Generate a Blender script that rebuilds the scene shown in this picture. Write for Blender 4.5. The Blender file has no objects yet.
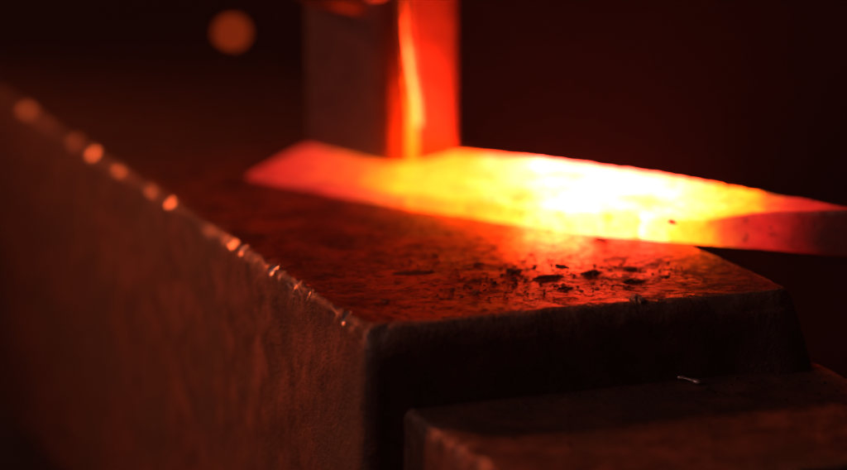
import bpy, math, random
from mathutils import Vector, noise
random.seed(7)
S = bpy.context.scene
C = S.collection

# ------------------------------------------------------------------ camera
PITCH, DIST, FPX, PW, PH = math.radians(15), 0.62, 847*100/36, 847, 470
RT, FW, UP = Vector((1,0,0)), Vector((0,math.cos(PITCH),-math.sin(PITCH))), Vector((0,math.sin(PITCH),math.cos(PITCH)))
def ray(px, py): return FW + RT*((px-PW/2)/FPX) - UP*((py-PH/2)/FPX)
CAM = -ray(368, 330)*DIST                       # the near corner of the anvil face is the origin
def at(px, py, z=0.0):                          # where a sight line meets the level z: used to measure real sizes
    r = ray(px, py); return CAM + r*((z-CAM.z)/r.z)

cam = bpy.data.cameras.new('camera'); cam_ob = bpy.data.objects.new('camera', cam); C.objects.link(cam_ob)
cam.lens, cam.sensor_width, cam.clip_start, cam.clip_end = 100, 36, 0.02, 60
cam_ob.location = CAM; cam_ob.rotation_euler = (math.pi/2-PITCH, 0, 0)
cam.dof.use_dof = True; cam.dof.focus_distance = 0.654; cam.dof.aperture_fstop = 4.3
S.camera = cam_ob

# ------------------------------------------------------------------ helpers
def link(name, verts, faces, mat, parent=None, smooth=True, attrs=None):
    me = bpy.data.meshes.new(name); me.from_pydata([tuple(v) for v in verts], [], faces); me.update()
    if smooth: me.polygons.foreach_set('use_smooth', [True]*len(me.polygons))
    for k, vals in (attrs or {}).items():
        if isinstance(vals[0], float):
            a = me.attributes.new(k, 'FLOAT', 'POINT'); a.data.foreach_set('value', vals)
        else:
            a = me.attributes.new(k, 'FLOAT_COLOR', 'POINT'); a.data.foreach_set('color', [c for v in vals for c in v])
    me.materials.append(mat)
    o = bpy.data.objects.new(name, me); C.objects.link(o)
    if parent: o.parent = parent; o.matrix_parent_inverse = parent.matrix_world.inverted()
    return o
def tag(o, label=None, cat=None, group=None, kind=None):
    for k, v in (('label',label),('category',cat),('group',group),('kind',kind)):
        if v: o[k] = v
    return o
def empty(name, loc):
    o = bpy.data.objects.new(name, None); C.objects.link(o); o.location = loc; o.empty_display_size = .02
    bpy.context.view_layer.update(); return o
def fbm(p, oct=4): return noise.fractal(p, 1.0, 2.0, oct)
def lerp(a, b, t): return a + (b-a)*t
def sstep(a, b, x):
    t = min(1, max(0, (x-a)/(b-a))); return t*t*(3-2*t)
def interp(xs, ys, x):
    if x <= xs[0]: return ys[0]
    for i in range(1, len(xs)):
        if x <= xs[i]:
            t = (x-xs[i-1])/(xs[i]-xs[i-1])
            return [lerp(a, b, t) for a, b in zip(ys[i-1], ys[i])] if hasattr(ys[0], '__len__') else lerp(ys[i-1], ys[i], t)
    return ys[-1]

class N:
    def __init__(self, name):
        self.m = bpy.data.materials.new(name); self.m.use_nodes = True
        self.t = self.m.node_tree; self.b = self.t.nodes['Principled BSDF']
        self.co = self.n('ShaderNodeTexCoord').outputs['Object']
    def n(self, kind, **kw):
        x = self.t.nodes.new(kind)
        for k, v in kw.items():
            if k in x.inputs: self.put(x.inputs[k], v)
            else: setattr(x, k, v)
        return x
    def put(self, sock, v):
        if isinstance(v, bpy.types.NodeSocket): self.t.links.new(v, sock)
        else: sock.default_value = v
    def set(self, k, v): self.put(self.b.inputs[k], v)
    def noise(self, scale, detail=5, rough=.6, vec=None, stretch=None, dist=0):
        v = vec or self.co
        if stretch: v = self.n('ShaderNodeMapping', Vector=v, Scale=stretch).outputs[0]
        return self.n('ShaderNodeTexNoise', Vector=v, Scale=scale, Detail=detail, Roughness=rough, Distortion=dist).outputs['Fac']
    def map(self, v, a, b, c=0., d=1.):
        x = self.n('ShaderNodeMapRange'); self.put(x.inputs[0], v)
        for i, q in enumerate((a, b, c, d)): self.put(x.inputs[i+1], q)
        return x.outputs[0]
    def mix(self, f, a, b):
        x = self.n('ShaderNodeMix', data_type='RGBA'); self.put(x.inputs[0], f); self.put(x.inputs[6], a); self.put(x.inputs[7], b)
        return x.outputs[2]
    def math(self, op, a, b=0.):
        x = self.n('ShaderNodeMath', operation=op); self.put(x.inputs[0], a); self.put(x.inputs[1], b); return x.outputs[0]
    def bump(self, h, dist, strength=1., normal=None):
        x = self.n('ShaderNodeBump', Height=h, Distance=dist, Strength=strength)
        if normal: self.put(x.inputs['Normal'], normal)
        return x.outputs[0]
    def attr(self, name): return self.n('ShaderNodeAttribute', attribute_name=name)

# ------------------------------------------------------------------ materials
def uvc(): return Vector((0,0,0))
def steel_wall():                                # rusty brown forged side of the anvil
    k = N('rusty_steel')
    big, mid, fine = k.noise(22, 4), k.noise(130, 6, .65, stretch=(1,1,.8)), k.noise(900, 4, .7)
    streak = k.noise(75, 5, .6, stretch=(1,1,.4), dist=.5)
    col = k.mix(k.map(mid, .38, .64), (.055,.036,.030,1), (.24,.118,.085,1))
    col = k.mix(k.map(streak, .45, .68, 0, .75), col, (.085,.055,.042,1))
    col = k.mix(k.map(big, .47, .62, 0, .85), col, (.085,.075,.062,1))
    edge = k.attr('edge').outputs['Fac']
    worn = k.math('MAXIMUM', k.math('MULTIPLY', edge, k.map(fine, .38, .62)), k.map(edge, .8, 1))
    col = k.mix(worn, col, (.55,.46,.40,1))
    k.set('Base Color', col)
    k.set('Metallic', k.map(worn, 0, 1, .25, .95))
    k.set('Roughness', k.map(worn, 0, 1, k.map(mid, .3, .7, .68, .48), k.map(k.noise(150, 3), .35, .65, .17, .34)))
    k.set('Normal', k.bump(fine, .0006, k.map(worn, 0, 1, .9, .12), k.bump(mid, .0012, k.map(worn, 0, 1, .8, .15))))
    return k.m
def steel_face():                                # hammered top: dark scale over worn steel
    k = N('worn_face_steel')
    ROT = k.n('ShaderNodeMapping', Vector=k.co, Rotation=(0,0,math.radians(30)), Scale=(.65,1,1)).outputs[0]
    patch = k.noise(75, 7, .68, vec=ROT, dist=.6)
    pits = k.noise(330, 6, .7)
    scr = k.noise(420, 3, .6, vec=k.n('ShaderNodeMapping', Vector=k.co, Rotation=(0,0,math.radians(24)), Scale=(.06,1,1)).outputs[0])
    col = k.mix(k.map(patch, .40, .60), (.10,.024,.015,1), (.45,.080,.030,1))
    dark = k.math('MULTIPLY', k.map(patch, .58, .50), k.map(pits, .52, .60))
    col = k.mix(k.map(pits, .54, .62, 0, .9), col, (.035,.02,.018,1))
    blotch = k.noise(190, 7, .72, vec=ROT, dist=1.)
    col = k.mix(k.map(blotch, .53, .60, 0, .88), col, (.045,.018,.013,1))
    edge = k.attr('edge').outputs['Fac']
    worn = k.math('MULTIPLY', edge, k.map(k.noise(800, 4, .7), .35, .6))
    col = k.mix(worn, col, (.55,.46,.40,1))
    k.set('Base Color', col)
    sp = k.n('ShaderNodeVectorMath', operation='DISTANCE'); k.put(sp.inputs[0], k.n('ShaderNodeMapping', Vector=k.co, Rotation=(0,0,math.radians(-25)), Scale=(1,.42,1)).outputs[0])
    sp.inputs[1].default_value = GLINT
    glint = k.math('MULTIPLY', k.map(sp.outputs['Value'], .016, .007), k.map(pits, .60, .52, .2, 1))   # smooth patch with the bar's yellow reflection painted into its colour
    def spot(px, py, r0, r1):
        d = k.n('ShaderNodeVectorMath', operation='DISTANCE'); k.put(d.inputs[0], k.co); d.inputs[1].default_value = at(px, py); return k.map(d.outputs['Value'], r0, r1)
    right_dim = k.math('MULTIPLY', spot(745, 262, .060, .022), k.map(blotch, .42, .55, .35, 1.))  # right end darkened in colour to subdue the bar's reflected light
    dull_dim = k.math('MAXIMUM', k.math('MULTIPLY', spot(550, 238, .085, .17), k.map(patch, .35, .6, .7, 1.)), right_dim)  # unpolished far face, its colour also darkened against the lamp sheen
    col = k.mix(dull_dim, col, (.040,.020,.015,1))
    ro = k.math('ADD', k.math('ADD', k.map(patch, .3, .7, .26, .44), k.map(blotch, .52, .62, 0, .25)), k.map(pits, .5, .68, 0, .35))
    k.set('Metallic', k.map(dull_dim, 0, 1, k.map(pits, .57, .66, .85, .25), .25))
    k.set('Roughness', k.mix(glint, k.math('ADD', ro, k.math('MULTIPLY', dull_dim, .25)), (.14,.14,.14,1)))
    col = k.mix(glint, col, (.92,.60,.24,1)); k.set('Base Color', col)
    flat = k.map(glint, 0, .9, .8, .10)
    k.set('Normal', k.bump(scr, .00012, .6, k.bump(pits, .0005, flat, k.bump(blotch, .0012, flat, k.bump(patch, .0026, flat)))))
    return k.m
def simple(name, a, b, scale, rough=(.4,.7), metal=0., bump=.0003, stretch=None):
    k = N(name); f = k.noise(scale, 6, .65, stretch=stretch)
    k.set('Base Color', k.mix(k.map(f, .35, .65), (*a,1), (*b,1)))
    k.set('Roughness', k.map(f, .3, .7, *rough)); k.set('Metallic', metal)
    k.set('Normal', k.bump(f, bump, .8))
    return k.m
def hot_steel():
    k = N('incandescent_steel')
    g = k.attr('glow').outputs['Color']
    scale = k.map(k.noise(420, 5, .7), .60, .66)
    soft = k.map(k.noise(95, 5, .65), .3, .7, .72, 1.2)
    k.set('Base Color', (.12,.10,.098,1)); k.set('Roughness', .5); k.set('Metallic', .4)
    k.set('Emission Color', g)
    k.set('Emission Strength', k.math('MULTIPLY', soft, k.map(scale, 0, 1, 1, .06)))
    k.set('Normal', k.bump(k.noise(260, 5, .65), .0006, .6))
    return k.m
def glow_only(name, col, s):
    k = N(name); k.set('Base Color', (.05,.02,.01,1)); k.set('Emission Color', (*col,1))
    k.set('Emission Strength', k.map(k.noise(300, 3), .3, .7, s*.7, s*1.3)); return k.m
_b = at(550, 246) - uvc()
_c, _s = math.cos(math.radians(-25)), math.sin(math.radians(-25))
GLINT = ((_b.x*_c-_b.y*.42*_s), (_b.x*_s+_b.y*.42*_c), 0)
WALL, FACE, HOT = steel_wall(), steel_face(), hot_steel()
def hammer_steel():                              # black scale on one cheek; red light and corner glint painted on the other
    k = N('hammer_steel'); f = k.noise(160, 6, .65); g = k.attr('polish_glow').outputs['Fac']
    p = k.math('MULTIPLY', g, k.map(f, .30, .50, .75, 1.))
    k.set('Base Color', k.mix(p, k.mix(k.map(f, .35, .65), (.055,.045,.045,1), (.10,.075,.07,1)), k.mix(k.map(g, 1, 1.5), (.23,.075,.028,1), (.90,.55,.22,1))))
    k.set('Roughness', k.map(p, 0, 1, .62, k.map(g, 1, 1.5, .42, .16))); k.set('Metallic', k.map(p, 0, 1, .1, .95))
    k.set('Normal', k.bump(f, .0003, .8)); return k.m
HAMMER = hammer_steel()
SCALE = simple('black_forge_scale', (.016,.012,.011), (.09,.05,.04), 900, (.35,.7), .35, .0004)
PALE = simple('bright_cut_metal', (.55,.52,.5), (.7,.68,.66), 500, (.3,.45), .7, .0001)
WOOD = simple('ash_wood', (.22,.11,.05), (.36,.2,.1), 60, (.5,.7), 0, .0003, (1,1,.1))
FLOOR = simple('packed_earth', (.06,.042,.035), (.11,.075,.062), 9, (.85,.95), 0, .004)

# ------------------------------------------------------------------ anvil
F0, F1 = Vector((0,0,0)), at(797, 290)
VD = Vector((math.cos(math.radians(115.8)), math.sin(math.radians(115.8)), 0)); LEN = .475
UD = F1.normalized(); WID = F1.length
def uv(u, v, z=0.): return UD*u + VD*v + Vector((0,0,z))

def loop(u0, u1, v0, v1, rc, steps):            # rounded rectangle, anticlockwise from the far left: left, near, right, far side
    cs = [(u0,v1),(u0,v0),(u1,v0),(u1,v1)]; pts = []
    for i in range(4):
        p0, p1, p2 = Vector(cs[i-1]), Vector(cs[i]), Vector(cs[(i+1)%4]); r = rc[i]
        a, b = p1+(p0-p1).normalized()*r, p1+(p2-p1).normalized()*r
        n = max(4, int(r*1.6/.0006)) if i in (1,2) else 5
        for j in range(n+1):                      # quadratic corner
            t = j/n; pts.append(((1-t)**2*a+2*t*(1-t)*p1+t*t*b, 'c'+str(i), t))
        nxt = cs[(i+1)%4]; q = p2+(p1-p2).normalized()*rc[(i+1)%4]
        m = max(2, int((q-b).length/steps[i]))
        for j in range(1, m): pts.append((b.lerp(q, j/m), 's'+str(i), j/m))
    return pts

def block(name_top, name_side, par, pts, ztop, axis, bevel, prof, flare, mat_top, mat_side, chip, seed, insets, nick=lambda seg, p: 0.):
    """Loft of rings round a rounded rectangle: worn top, chipped bevel, side wall."""
    n = len(pts); P = [uv(p.x, p.y, 0) for p, _, _ in pts]
    nor = []
    for i in range(n):
        d = P[(i+1)%n]-P[i-1]; nor.append(Vector((d.y,-d.x,0)).normalized())
    A = [uv(*axis(p), 0) for p, _, _ in pts]
    rings = []                                    # (kind, param)
    for q in (1,.82,.65,.5): rings.append(('k', q))
    for d in insets: rings.append(('d', d))
    NB = 7
    for j in range(NB+1): rings.append(('b', j/NB))
    for z, o in prof: rings.append(('w', (z, o)))
    V, E = [], []
    NK = [max(0., min(1., nick(seg, p)*(.78+1.1*fbm(Vector((p.x*300, p.y*300, seed)), 3)))) for p, seg, t in pts]
    for kind, q in rings:
        for i in range(n):
            p2, seg, t = pts[i]; nk = NK[i]; r = bevel(seg, t, p2)+nk*.0012; base = P[i]; inn = (A[i]-base); L = inn.length; inn = inn/L if L else inn
            if kind == 'k': v = base + inn*max(q*L, r+insets[0]*1.02 if L > r+insets[0] else q*L); dz, e, de = 0, 0., 1
            elif kind == 'd': v = base + inn*min(r+q, L*.5); dz, e, de = 0, math.exp(-q/.0016), q
            elif kind == 'b':
                a = q*math.pi/2; v = base + inn*(r*lerp(1-math.sin(a), 1-q, nk)); dz = -r*lerp(1-math.cos(a), q*.95, nk); e, de = 1., 0
            else:
                z, o = q; v = base + nor[i]*(o + flare(seg, t)*min(-z, .04)); dz = -r + (z+.0022)*(.0125-r)/.0103 if z > -.0125 else z; e = math.exp((dz+r)/.0022); de = -dz-r
            w = math.exp(-de/.0035); c2k = 1 if kind != 'w' else math.exp(-de/.004)
            s = Vector((v.x, v.y, dz))
            c1 = fbm(s*115+Vector((seed,0,0)), 5); c2 = fbm(s*420+Vector((0,seed,0)), 4)*c2k
            ch = chip(seg, p2)*(1-.85*nk)*(max(0, c1-.05)*.0013 + max(0, c2)*.00045)*w
            und = .00022*fbm(s*48+Vector((0,0,seed)), 2) + .00008*c2*c2k
            if kind == 'w': v = v + nor[i]*(und*2.2 - ch); z_ = dz
            else: v = v + inn*ch*.8; z_ = dz + und - ch*.8
            V.append(Vector((v.x, v.y, ztop+z_))); E.append(max(0., min(1., e*max(nk*1.3 if kind == 'b' else 0, (.10 if seg in ('s0','c0') else .55)+.75*c1))))
    R = len(rings); cut = 4+len(insets)          # the side starts where the worn edge rolls over
    NV = [Vector((0,0,0)) for _ in V]
    for r in range(R-1):
        for i in range(n):
            j = (i+1)%n; a, b, c, d = r*n+i, (r+1)*n+i, (r+1)*n+j, r*n+j
            f = (V[c]-V[a]).cross(V[d]-V[b])
            for q in (a, b, c, d): NV[q] += f
    NV = [v.normalized() if v.length > 1e-14 else Vector((0,0,1)) for v in NV]
    def make(r0, r1, name, mat, cap=False):
        vs = V[r0*n:(r1+1)*n]; fs = []
        for r in range(r1-r0):
            for i in range(n):
                j = (i+1)%n; fs.append((r*n+i, (r+1)*n+i, (r+1)*n+j, r*n+j))
        if cap: fs.append(tuple(range((r1-r0)*n, (r1-r0+1)*n)))
        o = link(name, vs, fs, mat, par, attrs={'edge': E[r0*n:(r1+1)*n]})
        o.data.normals_split_custom_set_from_vertices(NV[r0*n:(r1+1)*n]); return o
    make(0, cut, name_top, mat_top); make(cut, R-1, name_side, mat_side, True)

anvil = tag(empty('anvil', uv(WID/2, LEN/2, -.30)), 'big rusty steel anvil with chipped edges and a lower step in front', 'anvil')
body_pts = loop(0, WID, 0, LEN, (.012,.0035,.006,.012), (.0006,.0006,.003,.004))
def body_bevel(seg, t, p):
    r = .0016
    near = math.exp(-((p.x/.008)**2+(p.y/.007)**2))
    if seg == 's1': r = .0046
    if seg == 'c1': r = lerp(.0016, .0046, sstep(0, 1, t))
    if seg == 'c2': r = lerp(.0046, .0016, sstep(0, 1, t))
    return r + .0035*near + .0012*max(0, fbm(Vector((p.x*40, p.y*40, 3)), 2))
NICKS = [(at(px, py).dot(VD), h) for px, py, h in ((345,313,.0012),(338,309,.0006),(309,294,.0010),(304,291,.0005),(288,282,.0004),(272,273,.0010),(263,268,.0016),(244,256,.0016),(238,247,.0014),(233,240,.0024),(229,236,.0015),(214,229,.0006),(168,200,.0021),(150,187,.0023),(122,166,.0036),(91,150,.0034),(76,138,.0026),(47,107,.0075),(8,67,.007))]
def nick(seg, p):                                # places on the left edge knocked to a bright flat
    if seg != 's0' and seg != 'c1': return 0.
    return max(math.exp(-((p.y-v)/h)**4*1.2)*min(1, max(0, 1-.0*p.x/.004)) for v, h in NICKS)
def body_flare(seg, t):
    return {'c1': lerp(.05,.03,t), 's1': .02 if t < .9 else lerp(.02,.2,(t-.9)*10), 'c2': lerp(.2,.36,t), 's2': .36}.get(seg, .05)
prof = [(-.003,0),(-.0042,0),(-.0055,0),(-.0075,0),(-.0100,0),(-.0125,0),(-.016,0)] + [(-.016-.003*i,0) for i in range(1,40)] + [(-.137,-.003),(-.15,-.02),(-.17,-.045),(-.20,-.05),(-.235,-.045),(-.255,-.015),(-.265,.01),(-.30,.012)]
def axis_body(p): return (WID/2, min(max(p.y, .05), LEN-.06))
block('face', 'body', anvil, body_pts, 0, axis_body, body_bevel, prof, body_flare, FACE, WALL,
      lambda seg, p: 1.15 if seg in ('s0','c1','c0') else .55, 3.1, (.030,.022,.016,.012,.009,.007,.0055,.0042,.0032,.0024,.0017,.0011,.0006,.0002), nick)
# the lower step in front of the face
ST = -.0228
st = at(397, 402, ST); su = st.dot(Vector((UD.x,UD.y,0)))   # about 7 mm in from the side
tab_pts = loop(su, WID+.010, -.075, .006, (.004,.004,.006,.004), (.0008,.001,.002,.004))
SN = [(at(px, py, ST).dot(VD), h) for px, py, h in ((398,408,.0012),(427,439,.0022),(436,446,.0012),(462,462,.003))]
def step_nick(seg, p): return .6*max(math.exp(-((p.y-v)/h)**4*1.2) for v, h in SN) if seg == 's0' else 0.
tprof = [(-.003,0),(-.0042,0),(-.0055,0),(-.0075,0),(-.0100,0),(-.0125,0)] + [(-.0125-.004*i,0) for i in range(1,22)] + [(-.11,-.006),(-.13,-.02)]
block('step', 'step_side', anvil, tab_pts, ST, lambda p: ((su+WID+.01)/2, min(max(p.y,-.04),-.03)), lambda s, t, p: .0022, tprof, lambda s, t: .03, WALL, WALL,
      lambda s, p: .8, 8.7, (.022,.016,.012,.009,.007,.0055,.0042,.0032,.0024,.0017,.0011,.0006,.0002), step_nick)

# ------------------------------------------------------------------ hot bar
def bar():
    fr = [(248,180),(300,190),(400,208),(500,224),(600,238),(700,246),(760,251),(847,259),(960,270)]
    bk = [(306,146),(345,150),(400,152),(470,154),(540,160),(640,173),(730,187),(815,202),(960,228)]
    th = [.0016,.0019,.0030,.0046,.0060,.0072,.0112,.0142,.0150]
    M, K = 360, 44; V, G = [], []
    ks = [i for i in range(len(fr))]
    X = [float(i) for i in ks]
    hx = [232,262,300,350,385,415,470,520,552,620,650,688,712,730,752,785,815,850]
    hv = [.28,.35,.42,.51,.62,.72,.78,.90,1.0,1.0,.90,.78,.68,.54,.40,.27,.15,.06]
    GH = [0,.1,.2,.34,.42,.5,.58,.68,.8,.9,1]
    GC = [(0,0,0),(.02,.0006,.0004),(.16,.002,.0015),(.68,.014,.010),(.90,.035,.016),(1.3,.12,.018),(3.2,.36,.014),(9,.72,.022),(17,.95,.07),(31,1.8,.60),(44,3.0,1.9)]
    for m in range(M+1):
        s = m/M*(len(fr)-1)
        f, b, t = interp(X, fr, s), interp(X, bk, s), interp(X, th, s)
        f3, b3 = at(f[0], f[1], 0), at(b[0], b[1], t)
        b3 = Vector((b3.x, b3.y, 0)); across = b3-f3; w = across.length; ac = across/w
        lf = b3-f3
        rr = min(t*.32, .0016)
        # ring: rounded rectangle in (across, z)
        prof = []
        NT, NS, NC = 16, 8, 4
        def arc(cx, cz, a0):
            for j in range(NC): 
                a = a0 + (j+.5)/NC*math.pi/2; prof.append((cx+rr*math.cos(a), cz+rr*math.sin(a)))
        for j in range(NS): prof.append((0, lerp(rr, t-rr, j/(NS-1))))     # front, up
        arc2 = [(rr-rr*math.cos(a), t-rr+rr*math.sin(a)) for a in [math.pi/2*(j+1)/(NC+1) for j in range(NC)]]; prof += arc2
        for j in range(NT): prof.append((lerp(rr, w-rr, j/(NT-1)), t))
        prof += [(w-rr+rr*math.sin(a), t-rr+rr*math.cos(a)) for a in [math.pi/2*(j+1)/(NC+1) for j in range(NC)]]
        for j in range(3): prof.append((w, lerp(t-rr, rr, j/2)))
        prof += [(w-rr+rr*math.cos(a), rr-rr*math.sin(a)) for a in [math.pi/2*(j+1)/(NC+1) for j in range(NC)]]
        prof.append((w*.5, 0.0))
        prof += [(rr-rr*math.sin(a), rr-rr*math.cos(a)) for a in [math.pi/2*(j+1)/(NC+1) for j in range(NC)]]
        for (a, z) in prof:
            p = f3 + ac*a + Vector((0,0,z+.0003))
            nz = fbm(p*90+Vector((5,1,2)), 4); n2 = fbm(p*330, 4)
            wob = (.0005*nz + .00018*n2)
            if z > t*.5: p.z += wob*.7
            p -= ac*wob*(1-2*a/w)*1.1
            V.append(p)
            hpx = lerp(f[0], b[0], a/w)
            # hot core: heat follows position along the bar; a cooler skin clings to the thin edges
            top = sstep(rr*.3, rr*1.5, a)
            h = interp(hx, hv, hpx + 10*nz - sstep(600, 720, hpx)*(48*top - 6))
            h *= 1 + .06*n2
            h *= 1 - .10*max(0, fbm(p*55+Vector((9,4,1)), 4))*1.6
            if hpx < 640: h *= lerp(.88, 1, sstep(0, .2, a/w))*lerp(.95, 1, sstep(1, .95, a/w))
            c = interp(GH, GC, max(0, min(1, h))); G.append((*c, 1.))
    n = len(prof); F = []
    for m in range(M):
        for i in range(n):
            j = (i+1)%n; F.append((m*n+i, m*n+j, (m+1)*n+j, (m+1)*n+i))
    F.append(tuple(range(n))[::-1]); F.append(tuple(range(M*n, M*n+n)))
    o = link('hot_steel_bar', V, F, HOT, attrs={'glow': G})
    return tag(o, 'glowing white-hot flat steel bar lying across the anvil face under the hammer', 'steel bar')
bar()

# ------------------------------------------------------------------ hammer
hz = .0042
hc = at(398, 168, hz)                                       # near corner of the striking face
hl, hr = at(300, 150, hz), at(463, 157, hz)
d1, d2 = (hl-hc), (hr-hc); s1, s2 = d1.length, d2.length
e1, e2 = d1/s1, d2/s2
print('hammer', s1, s2, math.degrees(d1.angle(d2)), hc)
hammer = tag(empty('hammer', hc + (d1+d2)/2), 'square steel hammer head standing on the glowing bar, one cheek lit red', 'hammer')
TC, TS = math.cos(math.radians(4)), math.sin(math.radians(4))
def hammer_head():
    V, rings, PO = [], [], []
    zs = [0,.0006,.0014,.0026,.005]+[.005+.0018*i for i in range(1,24)]
    zs += [.0475,.0485,.0495,.051,.053,.056,.06,.07,.08,.09,.0915]
    for z in zs:
        grow = .0085*sstep(.0492,.0530,z)*(1 if z < .085 else 1-sstep(.085,.093,z)*.6)
        base_in = .0016*(1-sstep(0,.0026,z))                # eased striking edge
        ch = .0046; cl = .0044; cr = lerp(.0052, .0010, sstep(.016,.054,z))               # corner chamfer opens out towards the eye
        a0, a1, b0, b1 = base_in, s1-base_in, base_in, s2-base_in
        lp = [(a0+cl, b0), (a1-ch*.8, b0), (a1, b0+ch*.8), (a1, b1-ch), (a1-ch, b1), (a0+ch*.6, b1), (a0, b1-ch*.6), (a0, b0+cr+.0013+.0014*(1-sstep(0,.03,z))), (a0+.0011, b0+cr-.0004)]
        # subdivide every side, round the corners a little
        out = []
        for i in range(9):
            p, q = Vector(lp[i]), Vector(lp[(i+1)%9]); 
            for t in (.06,.2,.3,.4,.5,.6,.7,.8,.94): out.append(p.lerp(q, t))
        cx = (s1/2, s2/2)
        for p in out:
            # local axes: e1 runs up the left cheek, e2 up the right cheek
            k = grow*sstep(.28, .50, p.x/s1)*sstep(1.06, .74, p.x/s1)*sstep(.6, .2, p.y/s2)
            w = hc + e1*p.x + e2*(p.y-k) + Vector((0,0,z))
            nn = fbm(w*120, 4)
            PO.append(float(1-sstep(.10, .22, p.x/s1) if p.y < b0+cr-.0005 else (1.5 if p.y < b0+cr+.0032 and p.x < .003 else 1.))*(1 if k < .001 else 1.) if k < .0005 else 1.25)  # lit cheek, corner highlight and the bulge's red light, set per vertex
            w += (w-(hc+(d1+d2)/2)).normalized()*nn*.00025
            q = w-hc; w = hc + Vector((q.x, q.y*TC - q.z*TS, q.y*TS + q.z*TC))      # leaning a little towards the near side
            V.append(w)
        rings.append(len(out))
    n = rings[0]; F = []
    for r in range(len(zs)-1):
        for i in range(n):
            j = (i+1)%n; F.append((r*n+i, r*n+j, (r+1)*n+j, (r+1)*n+i))
    F.append(tuple(range(n))[::-1]); F.append(tuple(range((len(zs)-1)*n, len(zs)*n)))
    link('head', V, F, HAMMER, hammer, attrs={'polish_glow': PO})
hammer_head()
def handle():
    c = hc + (d1+d2)/2 + Vector((0,-.007,.072)); ax = (e1*.55+e2*.6+Vector((0,0,.22))).normalized()
    sd = Vector((-ax.y, ax.x, 0)).normalized(); u2 = ax.cross(sd); V, F = [], []
    K = 20
    for m in range(41):
        t = m/40; r = lerp(.009,.0125, sstep(.1,1,t))
        for i in range(K):
            a = i/K*2*math.pi; V.append(c + ax*lerp(-.02,.30,t) + sd*math.cos(a)*r*.8 + u2*math.sin(a)*r*1.15)
    for m in range(40):
        for i in range(K): F.append((m*K+i, m*K+(i+1)%K, (m+1)*K+(i+1)%K, (m+1)*K+i))
    F.append(tuple(range(K))[::-1]); F.append(tuple(range(40*K, 41*K)))
    link('handle', V, F, WOOD, hammer)
handle()

# ------------------------------------------------------------------ forge scale and crumbs
def lump(name, px, py, lpx, wpx, h, rot, label, mat=SCALE, z=0., cat='scale flake', group='flakes of forge scale', jag=.6, ragged=True):
    c = at(px, py, z); k = (c-CAM).dot(FW)/FPX
    a, b = lpx*k*.5, wpx*k*.5/math.sin(PITCH+.03)
    ca, sa = math.cos(rot), math.sin(rot); V, F = [], []
    K, RN = 64, 7; sd = Vector((px*.13, py*.17, 0))
    for r in range(RN+1):
        q = 1-r/RN
        for i in range(K):
            t = i/K*2*math.pi
            rad = 1+jag*fbm(Vector((math.cos(t)*1.7, math.sin(t)*1.7, 0))+sd, 5) if ragged else 1.
            x, y = a*q*rad*math.cos(t), b*q*rad*math.sin(t)
            hh = .42*h*(1-q**3)*(1+.7*fbm(Vector((x*900, y*900, 2))+sd, 4))
            V.append(Vector((x*ca-y*sa, x*sa+y*ca, max(hh, .00002)+(0 if r else -.0003))))
    for r in range(RN):
        for i in range(K): F.append((r*K+i, r*K+(i+1)%K, (r+1)*K+(i+1)%K, (r+1)*K+i))
    o = link(name, V, F, mat, smooth=False); o.location = c
    return tag(o, label, cat, group)
lump('scale_flake', 412, 273, 44, 7, .0006, .25, 'long thin dark scale flake lying alone on the face left of the crumbs')
lump('scale_flake', 385, 301, 9, 5, .0009, .2, 'tiny dark scale flake near the chipped corner of the anvil face')
lump('scale_flake', 514, 271, 18, 5, .0013, .1, 'ragged dark scale flake at the left end of the cluster by the bar')
lump('scale_flake', 549, 277, 30, 4, .0010, .15, 'widest black scale flake, mid cluster in front of the bar reflection')
lump('scale_flake', 565, 288, 17, 3, .0006, .1, 'thin low scale flake nearest the front edge below the cluster')
lump('scale_flake', 593, 273, 18, 5, .0016, .3, 'raised craggy scale flake standing right of the widest flake')
lump('scale_flake', 634, 281, 22, 4, .0010, .2, 'flat dark scale flake at the right end of the cluster')
lump('scale_flake', 630, 268, 14, 5, .0009, .0, 'small scale flake just behind the rightmost flat flake')
lump('scale_flake', 562, 266, 12, 5, .0008, .5, 'small scale flake behind the cluster in the yellow reflection')
lump('scale_flake', 479, 264, 12, 4, .0008, .4, 'small scale flake left of the cluster, farther from the front edge')
lump('scale_flake', 638, 298, 16, 7, .0014, .3, 'greyish scale flake sitting on the front edge of the anvil face', mat=simple('grey_scale', (.10,.085,.08), (.2,.17,.16), 600))
lump('scale_flake', 477, 292, 8, 4, .0008, .4, 'pinhead scale flake between the long flake and the front edge')
lump('scale_flake', 600, 240, 13, 5, .0019, .2, 'black scale flake pressed against the lower edge of the hot bar')
lump('scale_flake', 672, 222, 7, 4, .0016, .2, 'black scale speck stuck on the yellow end of the hot bar', z=.0072)
lump('scale_flake', 729, 187, 8, 4, .0018, .2, 'black scale speck on the far upper edge of the hot bar', z=.0112)
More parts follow.
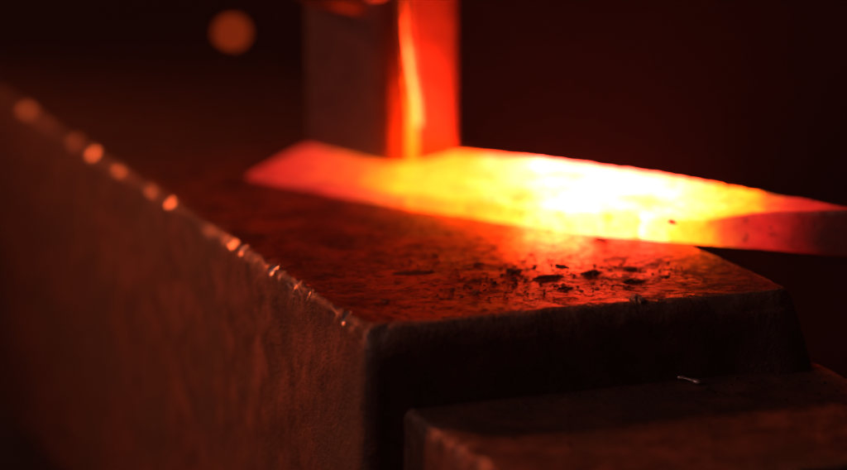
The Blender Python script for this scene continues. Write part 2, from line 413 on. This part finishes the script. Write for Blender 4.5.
def crumbs():
    V, F = [], []
    rnd = random.Random(11)
    for _ in range(720):
        px = rnd.gauss(580, 95); py = rnd.gauss(275, 11)
        if rnd.random() < .5: px, py = rnd.uniform(390, 740), rnd.uniform(255, 300)
        if py < 232+.04*(px-500)+16 or py > 306-.04*(px-500): continue
        if not -.001 < at(px, py).dot(UD) < WID-.006 or at(px, py).dot(VD) < .005: continue
        c = at(px, py); s = rnd.uniform(.00012,.00042)*(1 if rnd.random() < .9 else 1.7)
        b = len(V); h = s*rnd.uniform(.2,.6); a0 = rnd.random()*6
        K = 6
        for i in range(K):
            a = a0+i/K*2*math.pi; r = s*rnd.uniform(.6,1.4); V.append(c+Vector((r*math.cos(a)*1.4, r*math.sin(a), -.0002)))
        for i in range(K):
            a = a0+i/K*2*math.pi; r = s*rnd.uniform(.3,.8); V.append(c+Vector((r*math.cos(a)*1.4, r*math.sin(a), h*rnd.uniform(.6,1.2))))
        for i in range(K): F.append((b+i, b+(i+1)%K, b+K+(i+1)%K, b+K+i))
        F.append(tuple(b+K+i for i in range(K)))
    for _ in range(110):
        u, v = rnd.uniform(su+.006, WID), -abs(rnd.gauss(0, .022))-.001
        c = uv(u, v, ST); s = rnd.uniform(.00015,.0006); b = len(V); a0 = rnd.random()*6
        for i in range(6): a = a0+i/6*2*math.pi; V.append(c+Vector((1.5*s*math.cos(a), s*math.sin(a), -.0003)))
        for i in range(6): a = a0+i/6*2*math.pi; V.append(c+Vector((s*math.cos(a), .6*s*math.sin(a), s*rnd.uniform(.3,.9))))
        for i in range(6): F.append((b+i, b+(i+1)%6, b+6+(i+1)%6, b+6+i))
        F.append(tuple(b+6+i for i in range(6)))
    tag(link('scale_dust', V, F, SCALE, smooth=False), 'dark crumbs of forge scale scattered on the anvil face and its lower step', 'scale dust', kind='stuff')
crumbs()
# pale cut chip on the step
def shaving():
    c, d = at(674, 378, ST), at(701, 385, ST); ax = (d-c); L = ax.length; ax /= L; sd = Vector((-ax.y, ax.x, 0)); V, F = [], []
    K, M = 10, 14
    for m in range(M+1):
        t = m/M; r = .0008*(.75+.3*math.sin(t*9)+.25*fbm(Vector((t*6,1,1)),3))*(1 if 0 < m < M else .6)
        for i in range(K):
            a = i/K*2*math.pi; V.append(c+ax*L*t+sd*math.cos(a)*r*1.3+Vector((0,0,.0007+.00012*math.sin(t*3.1)+math.sin(a)*r*.8)))
    for m in range(M):
        for i in range(K): F.append((m*K+i, m*K+(i+1)%K, (m+1)*K+(i+1)%K, (m+1)*K+i))
    F.append(tuple(range(K))[::-1]); F.append(tuple(range(M*K, M*K+K)))
    tag(link('metal_shaving', V, F, PALE), 'pale sliver of bright metal lying on the lower step of the anvil', 'metal shaving')
shaving()
# a glowing flake of scale knocked off the bar, in flight far behind
def spark():
    c = CAM + ray(232, 33)*1.16; V, F = [], []; K, RN = 16, 10
    for r in range(RN+1):
        p = math.pi*r/RN
        for i in range(K):
            a = 2*math.pi*i/K; d = Vector((math.sin(p)*math.cos(a), math.sin(p)*math.sin(a)*.8, math.cos(p)*.85))
            V.append(c+d*.0042*(1+.2*fbm(d*2, 3)))
    for r in range(RN):
        for i in range(K): F.append((r*K+i, (r+1)*K+i, (r+1)*K+(i+1)%K, r*K+(i+1)%K))
    tag(link('spark', V, F, glow_only('ember_glow', (1,.085,.012), 1.1)), 'round orange spark hanging in the dark behind the anvil', 'spark')
spark()
# ground
def ground():
    V, F = [], []; n = 60
    for j in range(n+1):
        for i in range(n+1):
            x, y = lerp(-4, 4, i/n), lerp(-1.5, 6.5, j/n); V.append(Vector((x, y, -.30+.01*fbm(Vector((x,y,0)), 3)*(1 if abs(x)+abs(y) > .9 else 0) - .004)))
    for j in range(n):
        for i in range(n): a = j*(n+1)+i; F.append((a, a+1, a+n+2, a+n+1))
    tag(link('ground', V, F, FLOOR), 'dark earth floor of the smithy far out of focus', 'ground', kind='structure')
ground()

# thin haze, added for the glow round the bar and lifted blacks
def haze():
    x0, x1, y0, y1, z0, z1 = -4.6, 4.6, -2.1, 7.1, -1.32, 1.6
    V = [Vector((x,y,z)) for z in (z0,z1) for y in (y0,y1) for x in (x0,x1)]
    F = [(0,2,3,1),(4,5,7,6),(0,1,5,4),(2,6,7,3),(0,4,6,2),(1,3,7,5)]
    m = bpy.data.materials.new('glow_haze'); m.use_nodes = True; t = m.node_tree; t.nodes.remove(t.nodes['Principled BSDF'])
    v = t.nodes.new('ShaderNodeVolumePrincipled'); v.inputs['Color'].default_value = (.9,.8,.78,1); v.inputs['Density'].default_value = HAZE
    t.links.new(v.outputs[0], t.nodes['Material Output'].inputs['Volume'])
    tag(link('haze', V, F, m, smooth=False), 'thin added haze that carries the glow of the hot bar', 'haze', kind='stuff')
HAZE = .042
haze()
# ------------------------------------------------------------------ light
def area(name, pos, aim, size, power, col, spread=180):
    l = bpy.data.lights.new(name, 'AREA'); l.shape = 'DISK'; l.size = size; l.energy = power; l.color = col
    o = bpy.data.objects.new(name, l); C.objects.link(o); o.location = pos
    l.spread = math.radians(spread); o.rotation_euler = (Vector(aim)-Vector(pos)).to_track_quat('-Z','Y').to_euler(); return o
area('forge_fire_light', Vector((-.78,.55,.47)), (-.06,.11,-.02), .13, .24, (1,.145,.036), 30)
area('fill_light', (-.36,-.105,.25), (-.02,.02,-.03), .16, .36, (1,.42,.36))  # added fill for the left wall and hammer cheek, not a window
w = bpy.data.worlds.new('World'); S.world = w; w.use_nodes = True
w.node_tree.nodes['Background'].inputs[0].default_value = (1,.42,.38,1)
w.node_tree.nodes['Background'].inputs[1].default_value = .008

S.view_settings.view_transform = 'Standard'; S.view_settings.look = 'None'
S.view_settings.exposure = 0; S.view_settings.gamma = 1
S.render.engine = 'CYCLES'
S.cycles.use_denoising = True
S.cycles.max_bounces = 6
